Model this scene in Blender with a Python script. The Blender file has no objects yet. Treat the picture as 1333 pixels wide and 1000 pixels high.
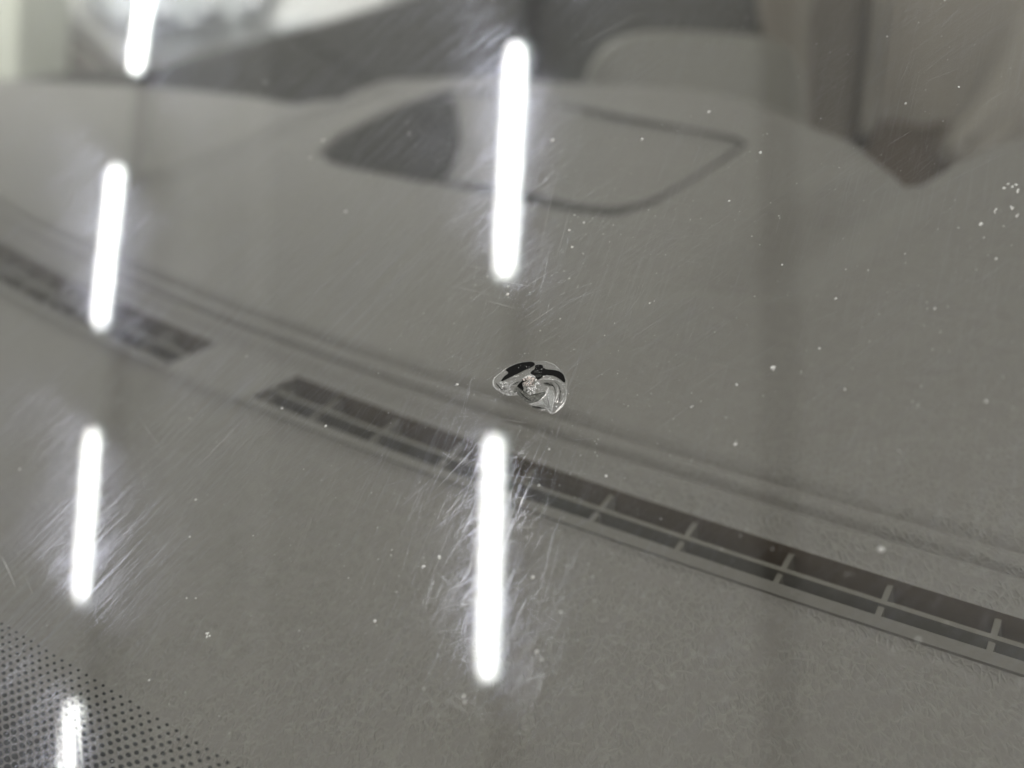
import bpy, bmesh, math, random
import numpy as np
from mathutils import Vector, Matrix
random.seed(7); rng = np.random.default_rng(7)
S = bpy.context.scene
COL = S.collection

# ------------------------------------------------------------------ camera
# image size the measurements were taken in: 1333 x 1000, focal length 1900 px
M = np.array([[0.7068823385, 0.1741610717, -0.6855547247],      # camera axes (right, down, forward) -> world
              [0.6955173353, -0.3475429621, 0.6288636782],
              [-0.1287361475, -0.9213478228, -0.3668040263]])
CAM = np.array([0.15082204, -0.13835001, 1.18069689])
cd = bpy.data.cameras.new('camera'); cam = bpy.data.objects.new('camera', cd); COL.objects.link(cam)
mw = Matrix.Identity(4)
for r in range(3):
    mw[r][0] = M[r, 0]; mw[r][1] = -M[r, 1]; mw[r][2] = -M[r, 2]; mw[r][3] = CAM[r]
cam.matrix_world = mw
cd.sensor_width = 36.0; cd.lens = 1900 / 1333 * 36.0
cd.clip_start = 0.01; cd.clip_end = 60
cd.dof.use_dof = True; cd.dof.focus_distance = 0.220; cd.dof.aperture_fstop = 51.3 / 3.3
S.camera = cam

# ------------------------------------------------------------------ world: even light of a white painted car park
w = bpy.data.worlds.new('World'); S.world = w; w.use_nodes = True
bg = w.node_tree.nodes['Background']
bg.inputs['Color'].default_value = (1.0, 0.985, 0.94, 1); bg.inputs['Strength'].default_value = 0.33
S.view_settings.view_transform = 'Standard'; S.view_settings.look = 'None'
S.view_settings.exposure = 0.09; S.view_settings.gamma = 1.0
S.cycles.caustics_reflective = False; S.cycles.caustics_refractive = False
S.cycles.transparent_max_bounces = 24; S.cycles.max_bounces = 8
S.cycles.use_denoising = True; S.cycles.use_adaptive_sampling = False
LAMP_STRENGTH = 27.0

# ------------------------------------------------------------------ geometry helpers
ZD = 1.05                                   # height of the dashboard top
UP = Vector((0, 0, 1))
GN = np.array([0, -0.453990500, 0.891006524])   # outward normal of the windshield
GS = np.array([0, 0.891006524, 0.453990500])    # up the windshield
G0 = np.array([0, 0, 1.1])                      # the stone chip
def ray(x, y): return M @ np.array([(x - 666.5) / 1900., (y - 500.) / 1900., 1.])
def on_glass(x, y):                         # (lateral, up-slope) of the glass point under an image point
    r = ray(x, y); k = ((G0 - CAM) @ GN) / (r @ GN); p = CAM + r * k - G0
    return p[0], p @ GS
def gp(u, v, h=0.0): return G0 + np.array([u, 0, 0]) + GS * v + GN * h
def on_dash(x, y, z=ZD + 0.0036):
    r = ray(x, y); k = (z - CAM[2]) / r[2]; return CAM + r * k
def far(x, y, depth): return CAM + ray(x, y) * depth

def mesh_obj(name, verts, faces, mat, parent=None, smooth=False, kind=None, uvs=None):
    me = bpy.data.meshes.new(name)
    me.from_pydata([tuple(map(float, v)) for v in verts], [], [tuple(map(int, f)) for f in faces])
    if mat: me.materials.append(mat)
    if smooth:
        me.polygons.foreach_set('use_smooth', [True] * len(me.polygons))
    me.update()
    o = bpy.data.objects.new(name, me); COL.objects.link(o)
    if parent: o.parent = parent
    if kind: o['kind'] = kind
    return o
def bm_obj(name, bm, mat, parent=None, smooth=False, kind=None):
    me = bpy.data.meshes.new(name); bmesh.ops.recalc_face_normals(bm, faces=bm.faces); bm.to_mesh(me); bm.free()
    if mat: me.materials.append(mat)
    if smooth: me.polygons.foreach_set('use_smooth', [True] * len(me.polygons))
    o = bpy.data.objects.new(name, me); COL.objects.link(o)
    if parent: o.parent = parent
    if kind: o['kind'] = kind
    return o
def thing(name, label, cat, group=None):
    o = bpy.data.objects.new(name, None); COL.objects.link(o); o.empty_display_size = 0.02
    o['label'] = label; o['category'] = cat
    if group: o['group'] = group
    return o
def tag(o, label, cat, group=None):
    o['label'] = label; o['category'] = cat
    if group: o['group'] = group
    return o
def add_box(bm, c, ax, ay, az, sx, sy, sz):
    c = Vector(c); ax = Vector(ax) * sx / 2; ay = Vector(ay) * sy / 2; az = Vector(az) * sz / 2
    v = [bm.verts.new(c + ax * i + ay * j + az * k) for i in (-1, 1) for j in (-1, 1) for k in (-1, 1)]
    for f in ((0, 1, 3, 2), (4, 6, 7, 5), (0, 4, 5, 1), (2, 3, 7, 6), (0, 2, 6, 4), (1, 5, 7, 3)):
        bm.faces.new([v[i] for i in f])
def catmull(pts, n=6, closed=True):
    out = []; P = [np.array(p, float) for p in pts]; L = len(P)
    for i in range(L if closed else L - 1):
        if closed: a, b, c, d = P[i - 1], P[i], P[(i + 1) % L], P[(i + 2) % L]
        else: a, b, c, d = P[max(i - 1, 0)], P[i], P[i + 1], P[min(i + 2, L - 1)]
        for k in range(n):
            t = k / n
            out.append(0.5 * ((2 * b) + (c - a) * t + (2 * a - 5 * b + 4 * c - d) * t * t + (3 * b - a - 3 * c + d) * t ** 3))
    if not closed: out.append(P[-1])
    return out
def sdf(px, py, poly):                       # signed distance to a polygon, negative inside
    d2 = np.full(px.shape, 1e9); inside = np.zeros(px.shape, bool)
    n = len(poly)
    for i in range(n):
        ax, ay = poly[i]; bx, by = poly[(i + 1) % n]
        ex, ey = bx - ax, by - ay; wx, wy = px - ax, py - ay
        t = np.clip((wx * ex + wy * ey) / (ex * ex + ey * ey + 1e-12), 0, 1)
        d2 = np.minimum(d2, (wx - ex * t) ** 2 + (wy - ey * t) ** 2)
        if ay != by:
            c = (ay > py) != (by > py)
            xi = ex * (py - ay) / (by - ay) + ax
            inside ^= c & (px < xi)
    d = np.sqrt(d2); return np.where(inside, -d, d)
def seg_dist(px, py, line):
    d2 = np.full(px.shape, 1e9)
    for (ax, ay), (bx, by) in zip(line[:-1], line[1:]):
        ex, ey = bx - ax, by - ay; wx, wy = px - ax, py - ay
        t = np.clip((wx * ex + wy * ey) / (ex * ex + ey * ey + 1e-12), 0, 1)
        d2 = np.minimum(d2, (wx - ex * t) ** 2 + (wy - ey * t) ** 2)
    return np.sqrt(d2)
def slab(name, pts_img, depth, thick, mat, parent=None, bevel=0.01, smoothn=4, smooth=True):
    """a solid whose outline lies at its own distance and runs back by thick"""
    pts = catmull(pts_img, smoothn) if smoothn > 1 else pts_img
    bm = bmesh.new(); F = M[:, 2]
    a = [bm.verts.new(far(x, y, depth)) for x, y in pts]
    f = bm.faces.new(a)
    r = bmesh.ops.extrude_face_region(bm, geom=[f])
    bmesh.ops.translate(bm, verts=[g for g in r['geom'] if isinstance(g, bmesh.types.BMVert)], vec=Vector(F * thick))
    if bevel:
        ed = [e for e in bm.edges if len(e.link_faces) == 2 and e.calc_face_angle(0) > 1.0]
        bmesh.ops.bevel(bm, geom=ed, offset=bevel, segments=3, affect='EDGES', profile=0.5)
    return bm_obj(name, bm, mat, parent, smooth)
def ellipsoid(name, c, r, mat, parent=None, rot=None, seg=16):
    bm = bmesh.new(); bmesh.ops.create_uvsphere(bm, u_segments=seg, v_segments=seg // 2, radius=1.0)
    R = rot if rot is not None else M
    for v in bm.verts: v.co = Vector(np.array(c) + R @ (np.array(v.co) * np.array(r)))
    return bm_obj(name, bm, mat, parent, True)

# ------------------------------------------------------------------ materials
def new_mat(name):
    m = bpy.data.materials.new(name); m.use_nodes = True; m.node_tree.nodes.clear()
    return m, m.node_tree.nodes, m.node_tree.links
def principled(name, col, rough=0.5, noise=0.08, scale=60, spec=0.5, metal=0.0, bump=0.0, bscale=300, coat=0.0):
    m, n, l = new_mat(name)
    out = n.new('ShaderNodeOutputMaterial'); b = n.new('ShaderNodeBsdfPrincipled'); l.new(b.outputs[0], out.inputs[0])
    tc = n.new('ShaderNodeTexCoord'); nz = n.new('ShaderNodeTexNoise'); nz.inputs['Scale'].default_value = scale; nz.inputs['Detail'].default_value = 6
    l.new(tc.outputs['Object'], nz.inputs['Vector'])
    mx = n.new('ShaderNodeMix'); mx.data_type = 'RGBA'
    mx.inputs[6].default_value = tuple(c * (1 - noise) for c in col) + (1,); mx.inputs[7].default_value = tuple(min(1, c * (1 + noise)) for c in col) + (1,)
    l.new(nz.outputs['Fac'], mx.inputs[0]); l.new(mx.outputs[2], b.inputs['Base Color'])
    b.inputs['Roughness'].default_value = rough; b.inputs['Metallic'].default_value = metal
    b.inputs['Specular IOR Level'].default_value = spec; b.inputs['Coat Weight'].default_value = coat
    if bump:
        n2 = n.new('ShaderNodeTexNoise'); n2.inputs['Scale'].default_value = bscale; n2.inputs['Detail'].default_value = 4
        l.new(tc.outputs['Object'], n2.inputs['Vector'])
        bp = n.new('ShaderNodeBump'); bp.inputs['Strength'].default_value = bump; bp.inputs['Distance'].default_value = 0.001
        l.new(n2.outputs['Fac'], bp.inputs['Height']); l.new(bp.outputs[0], b.inputs['Normal'])
    return m
def dash_leather():
    m, n, l = new_mat('grained_dash_skin')
    out = n.new('ShaderNodeOutputMaterial'); b = n.new('ShaderNodeBsdfPrincipled'); l.new(b.outputs[0], out.inputs[0])
    tc = n.new('ShaderNodeTexCoord')
    # warp
    nw = n.new('ShaderNodeTexNoise'); nw.inputs['Scale'].default_value = 420; nw.inputs['Detail'].default_value = 3
    l.new(tc.outputs['Object'], nw.inputs['Vector'])
    sub = n.new('ShaderNodeVectorMath'); sub.operation = 'SUBTRACT'; sub.inputs[1].default_value = (.5, .5, .5); l.new(nw.outputs['Color'], sub.inputs[0])
    sc = n.new('ShaderNodeVectorMath'); sc.operation = 'SCALE'; sc.inputs['Scale'].default_value = 0.0010; l.new(sub.outputs[0], sc.inputs[0])
    ad = n.new('ShaderNodeVectorMath'); ad.operation = 'ADD'; l.new(tc.outputs['Object'], ad.inputs[0]); l.new(sc.outputs[0], ad.inputs[1])
    m0 = n.new('ShaderNodeMapping'); m0.inputs['Rotation'].default_value = (0, 0, math.radians(-134)); l.new(ad.outputs[0], m0.inputs['Vector'])
    mp = n.new('ShaderNodeMapping'); mp.inputs['Scale'].default_value = (0.34, 1.0, 1.0); l.new(m0.outputs[0], mp.inputs['Vector'])
    vo = n.new('ShaderNodeTexVoronoi'); vo.feature = 'DISTANCE_TO_EDGE'; vo.inputs['Scale'].default_value = 980; l.new(mp.outputs[0], vo.inputs['Vector'])
    cr = n.new('ShaderNodeMapRange'); cr.inputs['From Min'].default_value = 0.0; cr.inputs['From Max'].default_value = 0.22
    cr.inputs['To Min'].default_value = 1.0; cr.inputs['To Max'].default_value = 0.0; l.new(vo.outputs['Distance'], cr.inputs['Value'])
    brk = n.new('ShaderNodeTexNoise'); brk.inputs['Scale'].default_value = 230; brk.inputs['Detail'].default_value = 3; l.new(tc.outputs['Object'], brk.inputs['Vector'])
    bm_ = n.new('ShaderNodeMapRange'); bm_.inputs['From Min'].default_value = 0.30; bm_.inputs['From Max'].default_value = 0.55; l.new(brk.outputs['Fac'], bm_.inputs['Value'])
    mu = n.new('ShaderNodeMath'); mu.operation = 'MULTIPLY'; l.new(cr.outputs[0], mu.inputs[0]); l.new(bm_.outputs[0], mu.inputs[1])
    fine = n.new('ShaderNodeTexNoise'); fine.inputs['Scale'].default_value = 2600; fine.inputs['Detail'].default_value = 3; l.new(tc.outputs['Object'], fine.inputs['Vector'])
    ma = n.new('ShaderNodeMath'); ma.operation = 'MULTIPLY_ADD'; ma.inputs[1].default_value = 0.35; l.new(fine.outputs['Fac'], ma.inputs[0]); l.new(mu.outputs[0], ma.inputs[2])
    bp = n.new('ShaderNodeBump'); bp.inputs['Strength'].default_value = 0.85; bp.inputs['Distance'].default_value = 0.00020
    l.new(ma.outputs[0], bp.inputs['Height']); l.new(bp.outputs[0], b.inputs['Normal'])
    big = n.new('ShaderNodeTexNoise'); big.inputs['Scale'].default_value = 9; big.inputs['Detail'].default_value = 4; l.new(tc.outputs['Object'], big.inputs['Vector'])
    mx = n.new('ShaderNodeMix'); mx.data_type = 'RGBA'
    mx.inputs[6].default_value = DASH_A; mx.inputs[7].default_value = DASH_B
    l.new(big.outputs['Fac'], mx.inputs[0]); lc = n.new('ShaderNodeMix'); lc.data_type = 'RGBA'; lc.inputs[7].default_value = (0.40, 0.38, 0.35, 1)      # specular sheen of the grain crests, painted as paler colour
    fm = n.new('ShaderNodeMath'); fm.operation = 'MULTIPLY'; fm.inputs[1].default_value = 0.45; l.new(mu.outputs[0], fm.inputs[0]); l.new(fm.outputs[0], lc.inputs[0])
    l.new(mx.outputs[2], lc.inputs[6]); l.new(lc.outputs[2], b.inputs['Base Color'])
    b.inputs['Roughness'].default_value = 0.42; b.inputs['Specular IOR Level'].default_value = 0.55
    return m
DASH_A = (0.247, 0.222, 0.212, 1); DASH_B = (0.292, 0.265, 0.256, 1)
dash_mat = dash_leather()
frame_mat = principled('smooth_dash_plastic', (0.205, 0.186, 0.172), 0.42, 0.05, 40, bump=0.15, bscale=1500)
rib_mat = principled('rib_plastic', (0.215, 0.195, 0.172), 0.45, 0.05)
duct_mat = principled('duct_plastic', (0.20, 0.152, 0.115), 0.6, 0.2)
dark_trim = principled('dark_trim', (0.10, 0.096, 0.09), 0.6, 0.15, 8)
lid_sheet_mat = principled('dark_opening_plastic', (0.075, 0.072, 0.068), 0.95, 0.1, spec=0.05)
seat_mat = principled('seat_fabric', (0.43, 0.39, 0.35), 0.9, 0.15, 12, spec=0.05, bump=0.4, bscale=500)
seat_dark = principled('seat_shadow_fabric', (0.19, 0.165, 0.145), 0.8, 0.15, 12)  # darker copy of the seat fabric, shade painted into its colour
car_white = principled('white_car_paint', (0.80, 0.80, 0.80), 0.25, 0.02, 5, coat=0.6)
lamp_grey = principled('headlight_bowl', (0.58, 0.61, 0.63), 0.3, 0.3, 14, metal=0.2)
chrome = principled('chrome', (0.85, 0.86, 0.9), 0.12, 0.05, 5, metal=1.0)
rubber = principled('arch_rubber', (0.14, 0.125, 0.115), 0.7, 0.2, 10)
amber = principled('pink_lens', (0.75, 0.5, 0.45), 0.3, 0.1, 10)
wall_mat = principled('cream_wall', (0.88, 0.86, 0.80), 0.7, 0.06, 1.5, bump=0.2, bscale=30)
wall_green = principled('pale_green_column', (0.72, 0.74, 0.65), 0.6, 0.05, 3)
ceil_mat = principled('painted_concrete_ceiling', (0.72, 0.72, 0.70), 0.85, 0.10, 1.3, bump=0.3, bscale=18)
track_mat = principled('dark_lamp_track', (0.02, 0.02, 0.02), 0.5, 0.1)
tray_mat = principled('painted_tray', (0.04, 0.045, 0.045), 0.45, 0.15)
pipe_mat = principled('white_conduit', (0.82, 0.82, 0.8), 0.5, 0.04)
frit_mat = principled('black_ceramic_print', (0.008, 0.008, 0.008), 0.35, 0.1)
m, n, l = new_mat('lamp_diffuser'); lamp_mat = m
o_ = n.new('ShaderNodeOutputMaterial'); e_ = n.new('ShaderNodeEmission'); e_.inputs['Color'].default_value = (1.0, 0.985, 0.955, 1); e_.inputs['Strength'].default_value = LAMP_STRENGTH
l.new(e_.outputs[0], o_.inputs[0])

m, n, l = new_mat('lamp_reflector'); rim_mat = m      # side wings given their own glow for the tube's light
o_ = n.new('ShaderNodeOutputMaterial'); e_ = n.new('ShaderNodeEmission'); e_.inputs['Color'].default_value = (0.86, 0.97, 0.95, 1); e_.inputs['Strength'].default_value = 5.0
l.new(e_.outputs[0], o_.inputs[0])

def schlick(n, l):
    g = n.new('ShaderNodeNewGeometry'); dt = n.new('ShaderNodeVectorMath'); dt.operation = 'DOT_PRODUCT'
    l.new(g.outputs['Normal'], dt.inputs[0]); l.new(g.outputs['Incoming'], dt.inputs[1])
    ab = n.new('ShaderNodeMath'); ab.operation = 'ABSOLUTE'; l.new(dt.outputs['Value'], ab.inputs[0])
    om = n.new('ShaderNodeMath'); om.operation = 'SUBTRACT'; om.inputs[0].default_value = 1; l.new(ab.outputs[0], om.inputs[1])
    pw = n.new('ShaderNodeMath'); pw.operation = 'POWER'; pw.inputs[1].default_value = 5; l.new(om.outputs[0], pw.inputs[0])
    ma = n.new('ShaderNodeMath'); ma.operation = 'MULTIPLY_ADD'; ma.inputs[1].default_value = 0.96; ma.inputs[2].default_value = 0.04; ma.use_clamp = True
    l.new(pw.outputs[0], ma.inputs[0]); return ma.outputs[0]
def glass_base(n, l, tint):
    tr = n.new('ShaderNodeBsdfTransparent'); tr.inputs['Color'].default_value = tint
    gl = n.new('ShaderNodeBsdfAnisotropic'); gl.inputs['Roughness'].default_value = 0.0; gl.inputs['Color'].default_value = (1, 1, 1, 1)
    mx = n.new('ShaderNodeMixShader'); l.new(schlick(n, l), mx.inputs[0]); l.new(tr.outputs[0], mx.inputs[1]); l.new(gl.outputs[0], mx.inputs[2])
    return mx.outputs[0]
def glass_plain():
    m, n, l = new_mat('windshield_glass_inner'); out = n.new('ShaderNodeOutputMaterial')
    l.new(glass_base(n, l, (0.945, 0.955, 0.94, 1)), out.inputs[0]); return m
HAZE = 1.0
def glass_scratched():
    """outer face: clean glass, a faint dust film, and wiper hairlines that scatter light across their own direction"""
    m, n, l = new_mat('windshield_glass_outer'); out = n.new('ShaderNodeOutputMaterial')
    base = glass_base(n, l, (0.95, 0.965, 0.95, 1))
    geo = n.new('ShaderNodeNewGeometry')
    wn = n.new('ShaderNodeTexNoise'); wn.inputs['Scale'].default_value = 22; wn.inputs['Detail'].default_value = 0; l.new(geo.outputs['Position'], wn.inputs['Vector'])
    def dirs(ang):      # direction in the glass plane
        a = math.radians(ang); v = np.array([math.cos(a), 0, 0]) + GS * math.sin(a); return v
    def family(ang, across, along, lo, hi, rough, aniso, amt, prev, seed, zone, tint):
        T = dirs(ang); B = np.cross(GN, T)
        dT = n.new('ShaderNodeVectorMath'); dT.operation = 'DOT_PRODUCT'; dT.inputs[1].default_value = tuple(T * along); l.new(geo.outputs['Position'], dT.inputs[0])
        dB = n.new('ShaderNodeVectorMath'); dB.operation = 'DOT_PRODUCT'; dB.inputs[1].default_value = tuple(B * across); l.new(geo.outputs['Position'], dB.inputs[0])
        cb = n.new('ShaderNodeCombineXYZ'); l.new(dT.outputs['Value'], cb.inputs[0]); l.new(dB.outputs['Value'], cb.inputs[1]); cb.inputs[2].default_value = seed
        ws = n.new('ShaderNodeVectorMath'); ws.operation = 'SCALE'; ws.inputs['Scale'].default_value = across * 0.0015; l.new(wn.outputs['Color'], ws.inputs[0])
        ad = n.new('ShaderNodeVectorMath'); ad.operation = 'ADD'; l.new(cb.outputs[0], ad.inputs[0]); l.new(ws.outputs[0], ad.inputs[1])
        ns = n.new('ShaderNodeTexNoise'); ns.inputs['Scale'].default_value = 1.0; ns.inputs['Detail'].default_value = 1; ns.inputs['Roughness'].default_value = 0.65
        l.new(ad.outputs[0], ns.inputs['Vector'])
        mr = n.new('ShaderNodeMapRange'); mr.inputs['From Min'].default_value = lo; mr.inputs['From Max'].default_value = hi
        mr.inputs['To Min'].default_value = 0.06 * amt; mr.inputs['To Max'].default_value = amt; l.new(ns.outputs['Fac'], mr.inputs['Value'])
        # patchy wear
        pn = n.new('ShaderNodeTexNoise'); pn.inputs['Scale'].default_value = 38; pn.inputs['Detail'].default_value = 1
        pv = n.new('ShaderNodeVectorMath'); pv.operation = 'ADD'; pv.inputs[1].default_value = (seed, seed * 2, 0); l.new(geo.outputs['Position'], pv.inputs[0]); l.new(pv.outputs[0], pn.inputs['Vector'])
        pr = n.new('ShaderNodeMapRange'); pr.inputs['From Min'].default_value = 0.3; pr.inputs['From Max'].default_value = 0.65; pr.inputs['To Min'].default_value = 0.35; l.new(pn.outputs['Fac'], pr.inputs['Value'])
        mu = n.new('ShaderNodeMath'); mu.operation = 'MULTIPLY'; l.new(mr.outputs[0], mu.inputs[0]); l.new(pr.outputs[0], mu.inputs[1])
        if zone:                                    # fades this family out rightwards, holding its lamp halo to the left
            sx = n.new('ShaderNodeSeparateXYZ'); l.new(geo.outputs['Position'], sx.inputs[0])
            zr = n.new('ShaderNodeMapRange'); zr.interpolation_type = 'SMOOTHSTEP'; zr.inputs['From Min'].default_value = zone[0]; zr.inputs['From Max'].default_value = zone[1]
            zr.inputs['To Min'].default_value = 1.0; zr.inputs['To Max'].default_value = 0.03; l.new(sx.outputs[0], zr.inputs['Value'])
            m2 = n.new('ShaderNodeMath'); m2.operation = 'MULTIPLY'; l.new(mu.outputs[0], m2.inputs[0]); l.new(zr.outputs[0], m2.inputs[1]); mu = m2
        gl = n.new('ShaderNodeBsdfAnisotropic'); gl.inputs['Color'].default_value = tint; gl.inputs['Roughness'].default_value = rough; gl.inputs['Anisotropy'].default_value = aniso
        tv = n.new('ShaderNodeCombineXYZ')
        for i in range(3): tv.inputs[i].default_value = float(T[i])
        l.new(tv.outputs[0], gl.inputs['Tangent'])
        mx = n.new('ShaderNodeMixShader'); l.new(mu.outputs[0], mx.inputs[0]); l.new(prev, mx.inputs[1]); l.new(gl.outputs[0], mx.inputs[2])
        return mx.outputs[0]
    for args in FAMILIES: base = family(*args[:8], base, *args[8:])
    df = n.new('ShaderNodeBsdfDiffuse'); df.inputs['Color'].default_value = (0.7, 0.7, 0.68, 1)
    dn = n.new('ShaderNodeTexNoise'); dn.inputs['Scale'].default_value = 1400; dn.inputs['Detail'].default_value = 1; l.new(geo.outputs['Position'], dn.inputs['Vector'])
    dm = n.new('ShaderNodeMapRange'); dm.inputs['From Min'].default_value = 0.45; dm.inputs['From Max'].default_value = 0.85; dm.inputs['To Min'].default_value = 0.004; dm.inputs['To Max'].default_value = 0.04
    l.new(dn.outputs['Fac'], dm.inputs['Value'])
    mx = n.new('ShaderNodeMixShader'); l.new(dm.outputs[0], mx.inputs[0]); l.new(base, mx.inputs[1]); l.new(df.outputs[0], mx.inputs[2])
    l.new(mx.outputs[0], out.inputs[0]); return m
# scratch direction in the glass plane: taken from the image direction of the hairlines near each lamp
def glass_angle(x, y, dx, dy):
    a = on_glass(x, y); b = on_glass(x + dx, y + dy); return math.degrees(math.atan2(b[1] - a[1], b[0] - a[0]))
A1 = glass_angle(120, 650, 10, -10); A2 = glass_angle(650, 300, 10, -7); A3 = glass_angle(600, 800, 4, -10); A4 = glass_angle(650, 700, 10, 4)
UL = on_glass(330, 500)[0]; UF = on_glass(560, 500)[0]
FAMILIES = [ # angle, across freq, along freq, lo, hi, roughness, anisotropy, amount, seed, (start, end of the fade), tint
    (A1, 3300, 45, 0.50, 0.64, 0.100, 0.45, 0.22, 1.3, (UL, UF), (0.78, 0.81, 1.0, 1)),
    (A2, 3400, 60, 0.55, 0.64, 0.085, 0.40, 0.080, 5.1, None, (0.74, 0.77, 1.0, 1)),
    (A3, 3200, 60, 0.56, 0.65, 0.085, 0.40, 0.075, 9.7, None, (0.80, 0.83, 1.0, 1)),
    (A4, 2800, 50, 0.61, 0.68, 0.090, 0.30, 0.05, 14.2, None, (0.85, 0.87, 1.0, 1)),
]
def scatter(name, col, rough, dens, diff=0.3):
    m, n, l = new_mat(name); out = n.new('ShaderNodeOutputMaterial')
    tr = n.new('ShaderNodeBsdfTransparent'); gl = n.new('ShaderNodeBsdfAnisotropic'); gl.inputs['Color'].default_value = col; gl.inputs['Roughness'].default_value = rough
    df = n.new('ShaderNodeBsdfDiffuse'); df.inputs['Color'].default_value = col
    a = n.new('ShaderNodeMixShader'); a.inputs[0].default_value = diff; l.new(gl.outputs[0], a.inputs[1]); l.new(df.outputs[0], a.inputs[2])
    b = n.new('ShaderNodeMixShader'); b.inputs[0].default_value = dens; l.new(tr.outputs[0], b.inputs[1]); l.new(a.outputs[0], b.inputs[2])
    l.new(b.outputs[0], out.inputs[0]); return m
hair_mat = scatter('hairline_groove', (0.9, 0.92, 1, 1), 0.16, 0.30, 0.04)
scratch_mat = scatter('open_scratch', (0.9, 0.9, 0.88, 1), 0.35, 0.35, 0.55)
dust_mat = principled('white_dust', (0.97, 0.97, 0.95), 0.25, 0.02, coat=1.0, spec=1.0)

# ------------------------------------------------------------------ setting: car park ceiling, seen mirrored in the glass
ZC = 3.055
bm = bmesh.new(); add_box(bm, (-1.0, 0.5, ZC + 0.15), (1, 0, 0), (0, 1, 0), (0, 0, 1), 16, 14, 0.2)
ceiling = bm_obj('ceiling', bm, ceil_mat); ceiling['kind'] = 'structure'
ROW = Vector((0.335, -0.942, 0)).normalized()
def strip(name, a, b, wd, ht, z, mat, parent=None):
    a = Vector((*a, z)); b = Vector((*b, z)); d = (b - a); L = d.length; d.normalize(); s = d.cross(UP)
    bm = bmesh.new(); add_box(bm, (a + b) / 2, d, s, UP, L, wd, ht); return bm_obj(name, bm, mat, parent)
def lamp(a, b, wd, label):
    t = thing('tube_lamp', label, 'ceiling lamp', 'tube lamps on the ceiling')
    a = Vector((*a, 0)); b = Vector((*b, 0)); d = b - a; L = d.length; d.normalize(); s = d.cross(UP)
    t.location = (a + b) / 2 + Vector((0, 0, ZC - 0.045)); z0 = ZC - 0.045
    bm = bmesh.new(); add_box(bm, (0, 0, 0.004), d, s, UP, L + 0.03, wd * 0.75, 0.022); bm_obj('housing', bm, track_mat, t)
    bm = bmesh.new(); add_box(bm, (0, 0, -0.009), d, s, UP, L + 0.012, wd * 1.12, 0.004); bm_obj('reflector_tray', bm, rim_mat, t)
    bm = bmesh.new(); N = 12; rings = []; wd *= 0.77
    for k in range(-6, 7):                      # rounded diffuser with soft ends
        x = L / 2 * k / 6; e = 1.0 if abs(k) < 6 else 0.72
        ring = [bm.verts.new(d * x + s * (math.cos(math.pi * j / N) * wd / 2 * e) - UP * (0.012 + math.sin(math.pi * j / N) * wd / 2 * e)) for j in range(N + 1)]
        rings.append(ring)
    for r0, r1 in zip(rings[:-1], rings[1:]):
        for j in range(N): bm.faces.new((r0[j], r0[j + 1], r1[j + 1], r1[j]))
        bm.faces.new((r0[N], r0[0], r1[0], r1[N]))
    bm.faces.new(rings[0]); bm.faces.new(rings[-1][::-1])
    bm_obj('diffuser', bm, lamp_mat, t, True)
    return t
lamp((-2.085, 0.890), (-1.911, 0.405), 0.044, 'bright tube lamp mirrored above the stone chip in the middle of the glass')
lamp((-1.799, 0.080), (-1.631, -0.345), 0.044, 'bright tube lamp mirrored below the stone chip in the middle of the glass')
lamp((-2.290, 1.56), (-2.130, 1.105), 0.044, 'tube lamp whose mirror image lies above the top edge of the glass view')
lamp((-3.700, 1.22), (-3.552, 0.80), 0.037, 'tube lamp mirrored over the white car at the upper left')
lamp((-3.471, 0.508), (-3.292, 0.084), 0.037, 'tube lamp mirrored over the left end of the defroster vent')
lamp((-3.155, -0.187), (-2.965, -0.578), 0.037, 'tube lamp mirrored in the left of the glass above the black dots')
lamp((-2.850, -0.805), (-2.69, -1.15), 0.044, 'tube lamp mirrored inside the band of black dots')
tag(strip('lamp_track', (-2.528, 2.10), (-1.264, -1.35), 0.046, 0.022, ZC - 0.01, track_mat), 'dark lamp track mirrored down the middle of the glass', 'lamp track')
tag(strip('lamp_track', (-4.08, 1.9), (-2.444, -1.70), 0.050, 0.022, ZC - 0.01, track_mat), 'dark lamp track mirrored down the left of the glass', 'lamp track')
for k, (x_, y_) in enumerate([(-0.52, 0.10), (-0.22, -0.72), (-0.84, 0.98), (0.95, -0.1), (1.3, -1.0), (0.62, 0.8)]):  # tube lamps outside the view, added to brighten the dash
    lamp((x_ - .093, y_ + .255), (x_ + .093, y_ - .255), 0.044, ['tube lamp right of the cable tray, almost straight above the stone chip', 'tube lamp right of the cable tray, before the bonnet', 'tube lamp right of the cable tray, over the seats', 'tube lamp farthest right, level with the stone chip', 'tube lamp farthest right, before the bonnet', 'tube lamp farthest right, over the seats'][k])
lamp((-3.30, 2.75), (-3.12, 2.25), 0.044, 'tube lamp on the ceiling above the back wall and the white car, nearer the middle')  # this and the next ones: unseen lamps added to light car and wall
lamp((-4.30, 2.95), (-4.12, 2.45), 0.044, 'tube lamp on the ceiling above the white car, farther left')
lamp((-2.55, 2.35), (-2.37, 1.85), 0.044, 'tube lamp on the ceiling behind the dashboard, over the seats')
wp = thing('work_light', 'flat work light hung over the white car beyond the side window', 'work light'); wp.location = (-2.25, 1.25, 2.05); wp.rotation_euler = (math.radians(8), math.radians(17), 0)  # unseen panel, added to brighten the white car
wmat = lamp_mat.copy(); wmat.name = 'work_light_diffuser'; [q for q in wmat.node_tree.nodes if q.type == 'EMISSION'][0].inputs['Strength'].default_value = 33
bm = bmesh.new(); add_box(bm, (0, 0, .03), (1, 0, 0), (0, 1, 0), (0, 0, 1), .34, 1.2, .03); bm_obj('housing', bm, track_mat, wp)
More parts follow.
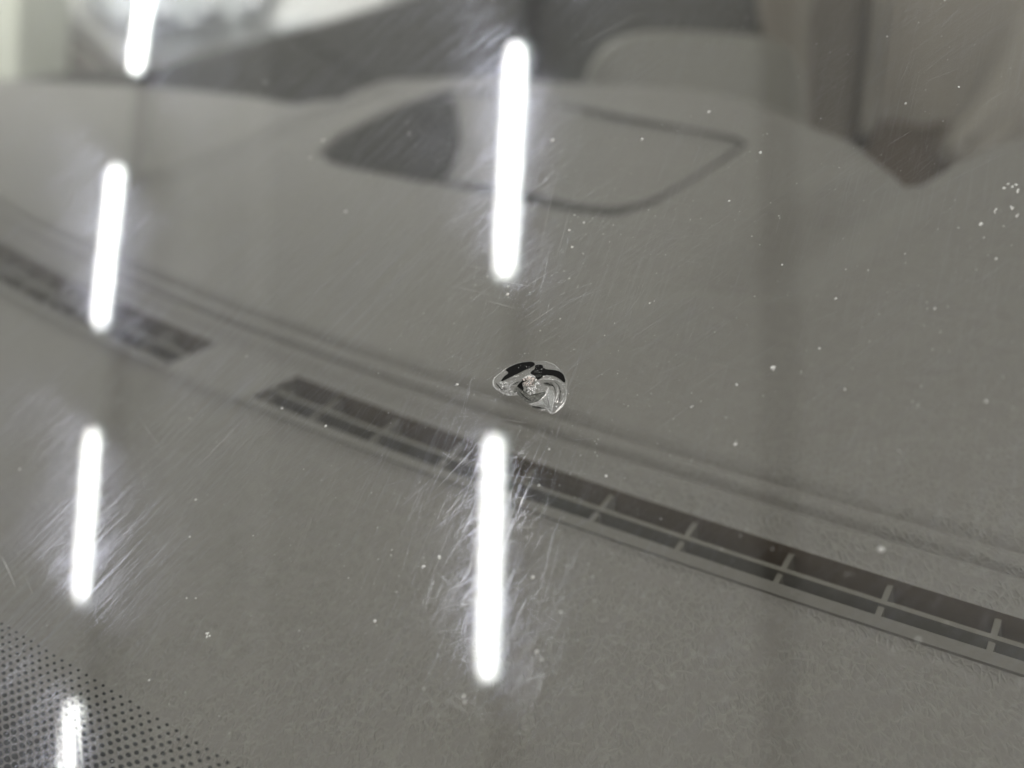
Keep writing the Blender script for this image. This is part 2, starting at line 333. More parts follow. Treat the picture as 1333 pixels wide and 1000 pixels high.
bm = bmesh.new(); add_box(bm, (0, 0, .008), (1, 0, 0), (0, 1, 0), (0, 0, 1), .30, 1.16, .012); bm_obj('diffuser', bm, wmat, wp)
for sy in (-.5, .5):
    bm = bmesh.new(); add_box(bm, (0, sy, .51), (1, 0, 0), (0, 1, 0), (0, 0, 1), .004, .004, .93); bm_obj('hanging_wire', bm, track_mat, wp)
w2 = thing('work_light', 'small warm work light hung to the right of the windshield', 'work light'); w2.location = (0.75, -0.2, 2.1); w2.rotation_euler = (0, math.radians(30), 0)  # extra unseen panel, added to lift the lower right of the dash
wm2 = lamp_mat.copy(); wm2.name = 'warm_work_light_diffuser'; q_ = [q for q in wm2.node_tree.nodes if q.type == 'EMISSION'][0]; q_.inputs['Strength'].default_value = 9; q_.inputs['Color'].default_value = (1, .96, .92, 1)
bm = bmesh.new(); add_box(bm, (0, 0, .03), (1, 0, 0), (0, 1, 0), (0, 0, 1), .34, .64, .03); bm_obj('housing', bm, track_mat, w2)
bm = bmesh.new(); add_box(bm, (0, 0, .008), (1, 0, 0), (0, 1, 0), (0, 0, 1), .30, .60, .012); bm_obj('diffuser', bm, wm2, w2)
bm = bmesh.new(); add_box(bm, (-.235, 0, .437), (.866, 0, .5), (0, 1, 0), (-.5, 0, .866), .006, .006, .93); wr = bm_obj('hanging_wire', bm, track_mat, w2)
ct = thing('cable_tray', 'grey ladder cable tray mirrored faintly down the right of the glass', 'cable tray')
ta = Vector((-1.80, 1.95, ZC - 0.05)); tb = Vector((-0.85, -0.73, ZC - 0.05)); td = (tb - ta).normalized(); ts = td.cross(UP)
for sgn in (-1, 1):
    bm = bmesh.new(); add_box(bm, (ta + tb) / 2 + ts * 0.026 * sgn, td, ts, UP, (tb - ta).length, 0.006, 0.03); bm_obj('side_rail', bm, tray_mat, ct)
bm = bmesh.new(); add_box(bm, (0, 0, 0), td, ts, UP, 0.012, 0.045, 0.008)
rung = bm_obj('rung', bm, tray_mat, ct); nr = int((tb - ta).length / 0.036)
for i in range(nr):
    o = rung if i == 0 else rung.copy()
    if i: COL.objects.link(o); o.parent = ct
    o.location = ta + td * (0.02 + i * 0.036)
bm = bmesh.new(); add_box(bm, (ta + tb) / 2 + Vector((0, 0, .012)), td, ts, UP, (tb - ta).length, 0.040, 0.010); bm_obj('cable_bundle', bm, tray_mat, ct)
tag(strip('conduit_pipe', (-3.70, 1.99), (-1.95, -1.27), 0.05, 0.03, ZC + 0.02, pipe_mat), 'pale conduit mirrored as a thin light band left of centre', 'conduit')

# ------------------------------------------------------------------ windshield
WS = thing('windshield', 'clear scratched windshield glass with a stone chip in its middle', 'windshield')
U0, U1, V0, V1, TH = -1.0, 0.55, -0.125, 0.75, 0.0046
bm = bmesh.new()
nu, nv = 60, 36
top = [[bm.verts.new(gp(U0 + (U1 - U0) * i / nu, V0 + (V1 - V0) * j / nv, 0)) for j in range(nv + 1)] for i in range(nu + 1)]
bot = [[bm.verts.new(gp(U0 + (U1 - U0) * i / nu, V0 + (V1 - V0) * j / nv, -TH)) for j in range(nv + 1)] for i in range(nu + 1)]
for i in range(nu):
    for j in range(nv):
        bm.faces.new((top[i][j], top[i + 1][j], top[i + 1][j + 1], top[i][j + 1])).material_index = 0
        bm.faces.new((bot[i][j], bot[i][j + 1], bot[i + 1][j + 1], bot[i + 1][j])).material_index = 1
for i in range(nu):
    bm.faces.new((top[i][0], bot[i][0], bot[i + 1][0], top[i + 1][0])).material_index = 1
    bm.faces.new((top[i][nv], top[i + 1][nv], bot[i + 1][nv], bot[i][nv])).material_index = 1
for j in range(nv):
    bm.faces.new((top[0][j], top[0][j + 1], bot[0][j + 1], bot[0][j])).material_index = 1
    bm.faces.new((top[nu][j], bot[nu][j], bot[nu][j + 1], top[nu][j + 1])).material_index = 1
me = bpy.data.meshes.new('glass_pane'); bm.to_mesh(me); bm.free()
me.materials.append(glass_scratched()); me.materials.append(glass_plain())
pane = bpy.data.objects.new('glass_pane', me); COL.objects.link(pane); pane.parent = WS

# printed dots along the bottom edge, growing towards it
verts = []; faces = []
SP = 0.00246; RH = 0.00088 * 1.0
def add_dot(u, v, ru, rv, h):
    b = len(verts); K = 10
    for k in range(K):
        a = 2 * math.pi * k / K; verts.append(gp(u + ru * math.cos(a), v + rv * math.sin(a), h))
    verts.append(gp(u, v, h + 0.00003))
    for k in range(K): faces.append((b + k, b + (k + 1) % K, b + K))
for j in range(36):
    v = -0.0681 - j * RH
    f = min(1.0, 0.42 + 0.03 * j)
    for i in range(-36, 60):
        u = -0.06106 + i * SP + (0.00141 * j) % SP
        j1, j2 = rng.normal(0, 0.00003, 2)
        add_dot(u + j1, v + j2, 0.00100 * f, 0.00045 * f + 0.00004, -0.0006)
dots = mesh_obj('ceramic_dot_band', verts, faces, frit_mat, WS, kind='stuff')

# hairlines and open scratches
def sliver(vs, fs, u, v, ang, L, wd, curve, h):
    ca, sa = math.cos(ang), math.sin(ang); n_ = 5; b = len(vs)
    for k in range(n_ + 1):
        t = k / n_ - 0.5; off = curve * (t * t) * L
        ww = wd * 0.5 * math.sqrt(max(0.02, 1 - (2 * t) ** 2))
        for sg in (-1, 1):
            a = t * L; c = off + sg * ww
            vs.append(gp(u + a * ca - c * sa, v + a * sa + c * ca, h))
    for k in range(n_): fs.append((b + 2 * k, b + 2 * k + 1, b + 2 * k + 3, b + 2 * k + 2))
vs, fs = [], []
for _ in range(1700):
    x = rng.uniform(-20, 1353); y = rng.uniform(-20, 1020)
    if rng.random() < 0.72:                    # most hairlines cluster round the mirrored lamps
        cx_, cy_, sx_, sy_ = [(655, 200, 70, 130), (650, 720, 75, 150), (130, 330, 80, 130), (110, 680, 80, 110)][rng.integers(4)]
        x = rng.normal(cx_, sx_); y = rng.normal(cy_, sy_)
    u, v = on_glass(x, y)
    if x < 330: a = glass_angle(x, y, 10, -11 + rng.normal(0, 1.5))
    elif y > 560: a = glass_angle(x, y, 10, -22 + rng.normal(0, 9)) if rng.random() < .8 else glass_angle(x, y, 10, rng.normal(-3, 6))
    else: a = glass_angle(x, y, 10, -7 + rng.normal(0, 2.5)) if rng.random() < .75 else glass_angle(x, y, 10, -30 + rng.normal(0, 12))
    sliver(vs, fs, u, v, math.radians(a), abs(rng.normal(0, 0.0045)) + 0.0012, rng.uniform(0.00004, 0.00008), rng.normal(0, 0.006), 0.00004)
mesh_obj('wiper_hairline', vs, fs, hair_mat, WS, kind='stuff')
vs, fs = [], []
for x0, y0, x1, y1, wd in [(265, 600, 403, 459, .00009), (258, 607, 300, 566, .0001), (2, 722, 22, 767, .00022), (30, 742, 44, 776, .0001), (60, 225, 118, 180, .00012), (196, 122, 255, 83, .00013),
        (178, 540, 214, 590, .00009), (600, 345, 640, 352, .00008), (590, 372, 640, 385, .00008), (635, 392, 672, 402, .0001), (685, 425, 725, 398, .0001), (670, 383, 730, 345, .00009), (645, 365, 700, 375, .00008),
        (622, 518, 650, 514, .00008), (650, 545, 690, 552, .00009), (655, 553, 690, 560, .00007), (666, 687, 699, 687, .00018), (668, 702, 703, 701, .00008), (592, 904, 606, 912, .0002), (575, 906, 612, 930, .00014),
        (598, 902, 640, 932, .0001), (686, 890, 702, 848, .0002), (672, 870, 690, 830, .00013), (690, 850, 712, 790, .0001), (658, 800, 745, 705, .00009), (660, 780, 700, 748, .00014), (540, 800, 556, 770, .00007),
        (540, 740, 575, 655, .00008), (555, 770, 590, 680, .00008), (570, 790, 605, 735, .0001), (752, 62, 830, 18, .00014), (745, 72, 860, 5, .00006), (420, 110, 600, 8, .00006), (590, 130, 640, 100, .00009),
        (600, 292, 660, 255, .00013), (612, 230, 640, 215, .0001), (690, 208, 712, 190, .00011), (700, 250, 730, 232, .0001), (596, 895, 644, 893, .00006), (700, 330, 735, 190, .00006), (722, 345, 745, 265, .00007),
        (1168, 585, 1176, 591, .00016), (960, 640, 1000, 600, .00004), (780, 820, 830, 760, .00004), (90, 315, 130, 280, .00007), (20, 560, 110, 480, .00007), (30, 590, 110, 520, .00006), (15, 620, 70, 575, .00008),
        (370, 770, 420, 640, .00004), (440, 580, 478, 520, .00004), (330, 690, 480, 580, .00003), (180, 600, 260, 530, .00006)]:
    a = on_glass(x0, y0); b = on_glass(x1, y1)
    sliver(vs, fs, (a[0] + b[0]) / 2, (a[1] + b[1]) / 2, math.atan2(b[1] - a[1], b[0] - a[0]), math.hypot(b[0] - a[0], b[1] - a[1]), wd, rng.normal(0, .03), 0.00006)
mesh_obj('open_scratch', vs, fs, scratch_mat, WS, kind='stuff')

# ------------------------------------------------------------------ stone chip
def cp(x, y, h=0.0):                          # chip outline points, measured in a 1333 x 1000 close-up
    u, v = on_glass(630 + 0.09 * x, 460 + 0.09 * y); return gp(u, v, h)
def chip_shader(name, col, rough, spec_mix, dens, bump=0.8, bscale=2600):
    m, n, l = new_mat(name); out = n.new('ShaderNodeOutputMaterial')
    g = n.new('ShaderNodeNewGeometry'); nz = n.new('ShaderNodeTexNoise'); nz.inputs['Scale'].default_value = bscale; nz.inputs['Detail'].default_value = 3
    l.new(g.outputs['Position'], nz.inputs['Vector'])
    bp = n.new('ShaderNodeBump'); bp.inputs['Strength'].default_value = bump; bp.inputs['Distance'].default_value = 0.0002; l.new(nz.outputs['Fac'], bp.inputs['Height'])
    gl = n.new('ShaderNodeBsdfAnisotropic'); gl.inputs['Color'].default_value = col; gl.inputs['Roughness'].default_value = rough; l.new(bp.outputs[0], gl.inputs['Normal'])
    df = n.new('ShaderNodeBsdfDiffuse'); df.inputs['Color'].default_value = col; l.new(bp.outputs[0], df.inputs['Normal'])
    a = n.new('ShaderNodeMixShader'); a.inputs[0].default_value = spec_mix; l.new(df.outputs[0], a.inputs[1]); l.new(gl.outputs[0], a.inputs[2])
    tr = n.new('ShaderNodeBsdfTransparent'); b = n.new('ShaderNodeMixShader')
    mr = n.new('ShaderNodeMapRange'); mr.inputs['From Min'].default_value = 0.35; mr.inputs['From Max'].default_value = 0.65; mr.inputs['To Min'].default_value = dens * 0.5; mr.inputs['To Max'].default_value = min(1, dens * 1.3)
    l.new(nz.outputs['Fac'], mr.inputs['Value']); l.new(mr.outputs[0], b.inputs[0])
    l.new(tr.outputs[0], b.inputs[1]); l.new(a.outputs[0], b.inputs[2]); l.new(b.outputs[0], out.inputs[0]); return m
chip_face = chip_shader('cracked_glass_face', (0.75, 0.77, 0.78, 1), 0.2, 0.7, 0.15)
chip_white = chip_shader('crushed_glass', (1.0, 1.0, 1.0, 1), 0.26, 0.75, 1.0)
chip_soft = chip_shader('cracked_glass_ridge', (0.95, 0.96, 0.96, 1), 0.26, 0.65, 0.6)
chip_pink = chip_shader('crushed_glass_core', (1.0, 0.90, 0.85, 1), 0.28, 0.6, 1.0)
chip_dark = principled('dark_crack_void', (0.003, 0.003, 0.003), 0.55, 0.3, 2000, spec=0.1)  # near-black colour stands in for dark reflections in the crack voids
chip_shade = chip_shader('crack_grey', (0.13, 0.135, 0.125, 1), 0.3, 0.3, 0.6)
CH = thing('stone_chip', 'x', 'chip'); del CH['label']; del CH['category']; CH.parent = WS
def chip_patch(name, pts, mat, h=0.00005, n=5, dome=0.0):
    P = catmull(pts, n); c = np.mean(P, axis=0)
    vs = [cp(*p, h) for p in P] + [cp(*c, h + dome)]; K = len(P)
    return mesh_obj(name, vs, [(k, (k + 1) % K, K) for k in range(K)], mat, CH)
def chip_ridge(name, pts, wd, mat, h=0.00008, closed=False):     # a raised fracture line with a triangular section
    P = catmull(pts, 5, closed); vs = []; fs = []
    for i, p in enumerate(P):
        q = P[min(i + 1, len(P) - 1)] - P[max(i - 1, 0)]; q = q / (np.linalg.norm(q) + 1e-9); nn = np.array([-q[1], q[0]])
        ww = wd * (1 if closed else (0.25 + 0.75 * math.sin(math.pi * min(1, max(0, (i + .5) / len(P)))))) * rng.uniform(0.55, 1.35)
        vs += [cp(*(p - nn * ww / 2), h), cp(*p, h + 0.00006), cp(*(p + nn * ww / 2), h)]
    for i in range(len(P) - (0 if closed else 1)):
        a = 3 * i; b = 3 * ((i + 1) % len(P)); fs += [(a, b, b + 1, a + 1), (a + 1, b + 1, b + 2, a + 2)]
    return vs, fs
def ridge_obj(name, lines, mat, h=0.00008):
    V, F = [], []
    for pts, wd in lines:
        v, f = chip_ridge(name, pts, wd, mat, h); b = len(V); V += v; F += [tuple(i + b for i in q) for q in f]
    return mesh_obj(name, V, F, mat, CH)
RIM = [(135, 410), (160, 360), (230, 300), (330, 225), (450, 165), (560, 135), (680, 125), (780, 122), (880, 125), (970, 148), (1040, 190), (1100, 250), (1170, 330), (1205, 410), (1198, 520), (1190, 640), (1160, 740), (1100, 810), (1040, 860), (985, 890), (930, 860), (850, 838), (760, 820), (680, 765), (620, 700), (520, 620), (400, 612), (330, 600), (260, 570), (190, 520), (140, 470)]
chip_patch('crack_face', [(x, y) for x, y in RIM], chip_face, 0.00003, 3)
ridge_obj('chip_rim', [(RIM[0:8], 12), (RIM[7:14], 16), (RIM[13:20], 18), ([(1190, 640), (1180, 520), (1160, 450), (1110, 400), (1040, 370)], 14)], chip_soft)
ridge_obj('chip_rim', [([(160, 350), (135, 410), (140, 465), (175, 510), (215, 548)], 26), ([(140, 470), (190, 520), (260, 570), (330, 600), (400, 612), (480, 608)], 22), ([(1198, 560), (1185, 650), (1160, 720), (1100, 790), (1040, 850), (985, 890)], 16),
    ([(1000, 160), (1050, 200), (1095, 250)], 14)], chip_white)
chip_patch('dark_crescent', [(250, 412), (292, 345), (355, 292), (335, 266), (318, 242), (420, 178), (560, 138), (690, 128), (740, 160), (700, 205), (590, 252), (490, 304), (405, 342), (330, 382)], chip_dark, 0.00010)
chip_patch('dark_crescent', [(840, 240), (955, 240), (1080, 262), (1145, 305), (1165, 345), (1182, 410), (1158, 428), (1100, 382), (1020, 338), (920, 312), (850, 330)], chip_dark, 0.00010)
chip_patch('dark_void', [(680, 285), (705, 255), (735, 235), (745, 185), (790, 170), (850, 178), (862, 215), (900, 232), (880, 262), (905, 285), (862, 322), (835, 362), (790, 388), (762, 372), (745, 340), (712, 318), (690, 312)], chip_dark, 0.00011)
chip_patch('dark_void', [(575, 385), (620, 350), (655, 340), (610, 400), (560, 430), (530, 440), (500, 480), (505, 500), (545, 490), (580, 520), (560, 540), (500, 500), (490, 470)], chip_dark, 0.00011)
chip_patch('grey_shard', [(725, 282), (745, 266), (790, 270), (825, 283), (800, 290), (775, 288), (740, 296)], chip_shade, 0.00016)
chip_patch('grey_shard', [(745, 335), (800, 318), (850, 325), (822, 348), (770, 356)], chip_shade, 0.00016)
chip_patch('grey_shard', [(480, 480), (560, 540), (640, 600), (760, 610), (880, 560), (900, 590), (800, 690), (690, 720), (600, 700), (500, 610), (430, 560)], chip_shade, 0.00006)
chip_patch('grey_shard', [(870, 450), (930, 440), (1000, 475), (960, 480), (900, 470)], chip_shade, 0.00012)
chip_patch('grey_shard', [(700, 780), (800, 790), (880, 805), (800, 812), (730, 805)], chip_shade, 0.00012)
chip_patch('hackle_fan', [(660, 745), (780, 715), (860, 650), (920, 580), (935, 520), (985, 560), (1015, 640), (1000, 760), (985, 885), (900, 790), (870, 740), (760, 765)], chip_shader('hackle_fan_face', (.85, .87, .87, 1), .25, .5, .42), 0.00009)
ridge_obj('fracture_line', [([(800, 700), (860, 650), (905, 590), (925, 540), (935, 515)], 26), ([(940, 515), (985, 545), (1015, 600), (1020, 660), (1000, 760), (985, 880)], 18), ([(650, 752), (720, 735), (800, 705)], 16), ([(890, 740), (910, 800), (950, 850), (985, 880)], 20),
    ([(1065, 490), (1075, 560), (1060, 640), (1030, 720)], 22), ([(790, 400), (860, 380), (950, 385), (1040, 395), (1110, 425), (1180, 500)], 20), ([(1090, 640), (1075, 700), (1050, 730)], 16), ([(1155, 590), (1150, 630)], 18),
    ([(870, 500), (930, 490), (960, 510)], 12), ([(1110, 740), (1140, 700), (1165, 650)], 12)], chip_white, 0.00014)
ridge_obj('hackle_mark', [([(850 + 14 * i, 660 - 2 * i), (880 + 14 * i, 740 + 12 * i), (905 + 12 * i, 790 + 12 * i)], 7) for i in range(7)] + [([(700 + 30 * i, 735), (730 + 30 * i, 760)], 7) for i in range(6)]
    + [([(480 + rng.uniform(-90, 120), 340 + rng.uniform(-20, 40)), (430 + rng.uniform(-80, 80), 370 + rng.uniform(-20, 60))], 8) for i in range(6)]
    + [([(900 + 40 * i, 420), (980 + 30 * i, 450), (1020 + 22 * i, 500)], 7) for i in range(4)], chip_soft, 0.00013)
ridge_obj('bright_loop', [([(860, 372), (875, 345), (920, 335), (962, 345), (955, 372), (915, 385), (870, 380), (860, 372)], 16), ([(560, 380), (650, 345), (720, 340), (740, 360)], 30), ([(455, 350), (490, 340), (515, 338)], 16)], chip_white, 0.00017)
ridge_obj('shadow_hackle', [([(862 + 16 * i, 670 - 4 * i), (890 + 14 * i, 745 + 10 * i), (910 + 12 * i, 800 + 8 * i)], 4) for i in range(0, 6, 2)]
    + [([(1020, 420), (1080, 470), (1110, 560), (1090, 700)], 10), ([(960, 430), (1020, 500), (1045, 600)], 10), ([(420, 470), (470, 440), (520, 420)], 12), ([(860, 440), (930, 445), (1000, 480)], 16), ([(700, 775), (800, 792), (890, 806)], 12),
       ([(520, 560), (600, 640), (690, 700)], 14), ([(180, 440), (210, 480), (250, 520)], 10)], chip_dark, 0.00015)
# crushed core and left lobe: splinters
def shards(name, c, rx, ry, n_, mat, lo, hi, h, spike=False):
    V, F = [], []
    for _ in range(n_):
        a = rng.uniform(0, 2 * math.pi); r = math.sqrt(rng.random()); x = c[0] + rx * r * math.cos(a); y = c[1] + ry * r * math.sin(a)
        L = rng.uniform(lo, hi); th = math.atan2(y - c[1], x - c[0]) if spike else rng.uniform(0, 6.28); wd = L * rng.uniform(0.25, 0.7)
        ca, sa = math.cos(th), math.sin(th); b = len(V)
        for px, py, hh in ((-L / 2, 0, 0), (0, -wd / 2, rng.uniform(0, .00009)), (L / 2, 0, 0), (0, wd / 2, rng.uniform(0, .00009))): V.append(cp(x + px * ca - py * sa, y + px * sa + py * ca, h + hh))
        F += [(b, b + 1, b + 2), (b, b + 2, b + 3)]
    return mesh_obj(name, V, F, mat, CH)
shards('crushed_core', (655, 435), 85, 90, 60, chip_pink, 22, 60, 0.00018, True)
shards('crushed_core', (725, 470), 100, 90, 55, chip_white, 14, 48, 0.00017, True)
shards('crushed_core', (690, 540), 60, 60, 16, chip_white, 20, 70, 0.00016, True)
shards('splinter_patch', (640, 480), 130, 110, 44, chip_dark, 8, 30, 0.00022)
shards('splinter_patch', (800, 520), 90, 60, 30, chip_white, 8, 26, 0.00015)
shards('splinter_patch', (350, 450), 110, 45, 60, chip_soft, 12, 44, 0.00012)
shards('splinter_patch', (300, 520), 95, 55, 90, chip_white, 8, 26, 0.00014)
shards('splinter_patch', (380, 585), 110, 26, 26, chip_white, 10, 34, 0.00014)
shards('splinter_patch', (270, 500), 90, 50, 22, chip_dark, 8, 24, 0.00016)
shards('splinter_patch', (860, 820), 80, 24, 16, chip_white, 8, 26, 0.00014)
shards('splinter_patch', (1060, 790), 30, 16, 6, chip_white, 20, 36, 0.00014)
shards('splinter_patch', (800, 240), 70, 60, 16, chip_soft, 8, 22, 0.00017)
shards('splinter_patch', (560, 200), 120, 30, 10, chip_soft, 8, 18, 0.00015)
shards('splinter_patch', (600, 690), 120, 50, 14, chip_soft, 8, 24, 0.00012)

# ------------------------------------------------------------------ dust and flecks on the glass
OCT = [(1, 0, 0), (0, 1, 0), (-1, 0, 0), (0, -1, 0), (0, 0, 1)]
OF = [(0, 1, 4), (1, 2, 4), (2, 3, 4), (3, 0, 4)]
def speck(V, F, x, y, r):
    u, v = on_glass(x, y); b = len(V); a0 = rng.uniform(0, 6.28); K = 7
    for k in range(K):
        a = a0 + 2 * math.pi * k / K; rr = r * rng.uniform(0.6, 1.3); V.append(gp(u + rr * math.cos(a), v + rr * math.sin(a), 0.00002))
    for k in range(K):
        a = a0 + 2 * math.pi * k / K + .3; rr = r * rng.uniform(0.4, .75); V.append(gp(u + rr * math.cos(a), v + rr * math.sin(a), 0.00002 + r * .6))
    V.append(gp(u, v, r * 0.85))
    for k in range(K):
        q = (k + 1) % K; F.append((b + k, b + q, b + K + q, b + K + k)); F.append((b + K + k, b + K + q, b + 2 * K))
V, F = [], []
for x, y, r in [(424, 555, 1.6), (1006, 480, 3.0), (959, 501, 1.8), (957, 579, 2.0), (1067, 454, 1.6), (1088, 389, 1.6), (1217, 402, 1.3), (1100, 507, 1.2), (1284, 523, 1.5), (923, 146, 2.8), (990, 199, 2.2), (949, 262, 1.5), (1248, 114, 1.4),
        (1179, 135, 1.6), (1155, 48, 1.3), (1297, 337, 1.4), (1147, 715, 2.6), (1195, 833, 1.5), (719, 183, 2.6), (421, 183, 2.6), (404, 206, 2.0), (450, 276, 2.6), (836, 182, 1.8), (595, 501, 1.8), (789, 620, 1.8), (715, 585, 1.5), (255, 651, 2.0), (26, 611, 1.9),
        (367, 532, 1.7), (321, 464, 1.4), (694, 752, 2.2), (572, 726, 2.2), (551, 738, 2.0), (488, 809, 2.0), (604, 906, 1.8), (605, 915, 1.7), (699, 848, 1.8), (705, 859, 1.5), (243, 779, 1.2), (255, 779, 1.3), (247, 699, 1.3), (194, 886, 1.3), (346, 107, 2.2), (1277, 292, 2.2),
        (1307, 245, 1.6), (1312, 240, 1.4), (1318, 243, 1.6), (1130, 352, 1.0), (900, 530, 1.0), (1230, 1, 1.5), (533, 174, 1.6), (530, 160, 1.1), (481, 230, 1.2), (760, 290, 1.2), (745, 322, 1.6), (748, 280, 1.0), (635, 360, 1.4), (661, 383, 1.8), (846, 395, 1.2), (741, 300, 1.5), (662, 373, 1.4), (1018, 345, 1.2), (680, 650, 1.5), (702, 632, 1.5), (730, 797, 1.3)]:
    speck(V, F, x, y, r * 0.000145)
for _ in range(2000):
    x = rng.uniform(-10, 1343); y = rng.uniform(-10, 1010)
    if rng.random() < 0.35: x = rng.normal(660, 130); y = rng.uniform(100, 950)
    r = 0.000042 + 0.00007 * rng.random() ** 3 + (0.00004 if rng.random() < .07 else 0)
    speck(V, F, x, y, r)
dust = mesh_obj('dust', V, F, dust_mat, kind='stuff'); tag(dust, 'fine white dust specks scattered over the windshield', 'dust')
for (x, y, r, lab) in [(270, 826, 3.8, 'largest white fleck on the glass, low left above the black dots'), (1324, 247, 3.4, 'white fleck at the top of the loose cluster on the right edge'),
                       (1296, 274, 2.6, 'white fleck at the left of the loose cluster on the right edge'), (1317, 270, 2.4, 'small white fleck in the middle of the cluster on the right edge'), (1324, 281, 2.3, 'lowest white fleck of the cluster on the right edge')]:
    V, F = [], []
    for _ in range(5): speck(V, F, x + rng.normal(0, r * .45), y + rng.normal(0, r * .9), r * 0.000055)
    tag(mesh_obj('white_fleck', V, F, dust_mat), lab, 'fleck', 'white flecks on the glass')

# ------------------------------------------------------------------ dashboard
DB = thing('dashboard', 'taupe grained dashboard top with a long defroster vent, seen through the glass', 'dashboard')
def yc(x): return 0.0393 + 0.22 * (x - 0.03) ** 2          # lower edge of the vent slots
def ws_(x): return 0.0112 + 0.020 * np.maximum(0.06 - x, 0)  # width of the slots
REAR = [(-1.5, .36)] + [tuple(on_dash(*p)[:2]) for p in [(0, 101), (200, 110), (330, 122), (425, 138), (455, 128), (500, 112), (560, 102), (640, 98), (760, 106), (900, 112), (1000, 132), (1060, 158), (1110, 178), (1150, 210), (1172, 236), (1188, 243), (1208, 234), (1235, 212), (1275, 190), (1333, 172), (1450, 150), (1700, 120)]] + [(.8, -.3), (-1.5, -.3)]
PANEL = [on_dash(*p)[:2] for p in [(413, 203), (440, 178), (500, 148), (575, 120), (640, 118), (800, 150), (960, 181), (975, 190), (955, 205), (900, 240), (850, 270), (800, 285), (740, 277), (560, 240), (440, 215)]]
CREST = [on_dash(*p)[:2] for p in [(1168, 240), (1130, 275), (1080, 315), (1010, 365), (930, 410)]]
RIDGE = [on_dash(*p)[:2] for p in [(210, 232), (300, 197), (400, 152), (494, 113)]]
xs = np.concatenate([np.arange(-1.4, -.45, .008), np.arange(-.45, -.16, .003), np.arange(-.16, .12, .002), np.arange(.12, .3, .02)])
def base_v(x):
    w_ = ws_(x); return w_
rows = [-.17, -.12, -.09, -.06, -.045, -.03, -.02, -.012, -.0065, -.0048, -.0040, -.0034, 'A0', 'A1', .002, .004, .006, .0075, .0082, .0088, .0095, .0105, .013, .0148, .0156, .0166, .018, .021]
rows += list(np.arange(.026, .36, .003)) + [.37, .39]
gx, gy, gv = [], [], []
for r in rows:
    if r == 'A0': v_ = np.zeros_like(xs)
    elif r == 'A1': v_ = ws_(xs)
    elif r > 0: v_ = ws_(xs) + r
    else: v_ = np.full_like(xs, r)
    gx.append(xs); gv.append(v_); gy.append(yc(np.clip(xs, -.6, .3)) + v_)
gx, gy, gv = map(np.array, (gx, gy, gv))
W2 = ws_(gx)
def sst(a, b, t): t = np.clip((t - a) / (b - a), 0, 1); return t * t * (3 - 2 * t)
z = np.zeros_like(gx)
z += 0.0009 * sst(-.0042, -.0034, gv)
z += 0.0036 * sst(0, .0080, gv - W2)
z -= 0.0035 * np.exp(-((gv - W2 - .0085) / .0009) ** 2)
z -= 0.0030 * np.exp(-((gv - W2 - .0158) / .0011) ** 2)
z -= 0.0012 * np.exp(-((gv + .0060) / .0010) ** 2)
sp = sdf(gx, gy, PANEL)
z -= 0.0020 * sst(.002, -.008, sp)
dc = seg_dist(gx, gy, CREST); z += 0.006 * np.exp(-(dc / .021) ** 2) * (0.75 + 0.25 * sst(.0, .05, -sdf(gx, gy, REAR)))
dl = seg_dist(gx, gy, [on_dash(*p)[:2] for p in [(1104, 276), (1060, 318), (990, 372)]]); z -= 0.011 * np.exp(-(dl / .016) ** 2)
vx, vy = on_dash(1188, 243)[:2]; z -= 0.002 * np.exp(-((gx - vx) ** 2 + (gy - vy) ** 2) / .018 ** 2)
dr = seg_dist(gx, gy, RIDGE); z += 0.004 * np.exp(-(dr / .016) ** 2)
REAR = [tuple(p) for p in catmull(REAR[1:-3], 5, False)] + [REAR[-3], REAR[-2], REAR[-1], REAR[0]]
sr = sdf(gx, gy, REAR)
z -= 0.003 * sst(-.012, 0, sr) ** 2 + 0.25 * sst(-.001, .03, sr)
nR, nX = gx.shape
V = [(gx[i, j], gy[i, j], ZD + z[i, j]) for i in range(nR) for j in range(nX)]
iA = rows.index('A0')
SL, SR = -0.1905, -0.1500                       # solid bridge between the two banks of slots
F = []
for i in range(nR - 1):
    for j in range(nX - 1):
        if i == iA and xs[j] > -.62 and xs[j + 1] < .16:
            if not (xs[j] >= SL - .003 and xs[j + 1] <= SR + .003): continue
        F.append((i * nX + j, i * nX + j + 1, (i + 1) * nX + j + 1, (i + 1) * nX + j))
mesh_obj('dash_top', V, F, dash_mat, DB, True)
# vent: duct walls, long middle slat, ribs
VN = thing('defroster_vent', 'x', 'x'); del VN['label']; del VN['category']; VN.parent = DB
def sweep(name, x0, x1, sect, mat, parent, n_=120, cap=True):
    """sect(x) -> list of (y offset from slot edge, z) forming a closed section"""
    X = np.linspace(x0, x1, n_ + 1); V = []; F = []
    for x in X:
        s_ = sect(x)
        for (dy, zz) in s_: V.append((x, float(yc(x)) + dy, ZD + zz))
    K = len(sect(x0))
    for i in range(n_):
        for k in range(K): F.append((i * K + k, (i + 1) * K + k, (i + 1) * K + (k + 1) % K, i * K + (k + 1) % K))
    F.append(tuple(range(K))); F.append(tuple(n_ * K + k for k in range(K))[::-1])
    return mesh_obj(name, V, F, mat, parent)
for x0, x1 in ((-.62, SL), (SR, .16)):
    w_ = lambda x: float(ws_(x))
    sweep('duct_wall', x0, x1, lambda x: [(0, .0009), (0, -.018), (w_(x), -.018), (w_(x), .0009), (w_(x) + .0006, .0009), (w_(x) + .0006, -.019), (-.0006, -.019), (-.0006, .0009)], duct_mat, VN)
    sweep('slat', x0, x1, lambda x: [(w_(x) * .47 - .0006, .0002), (w_(x) * .47 + .0006, .0002), (w_(x) * .47 + .0006, -.009), (w_(x) * .47 - .0006, -.009)], rib_mat, VN)
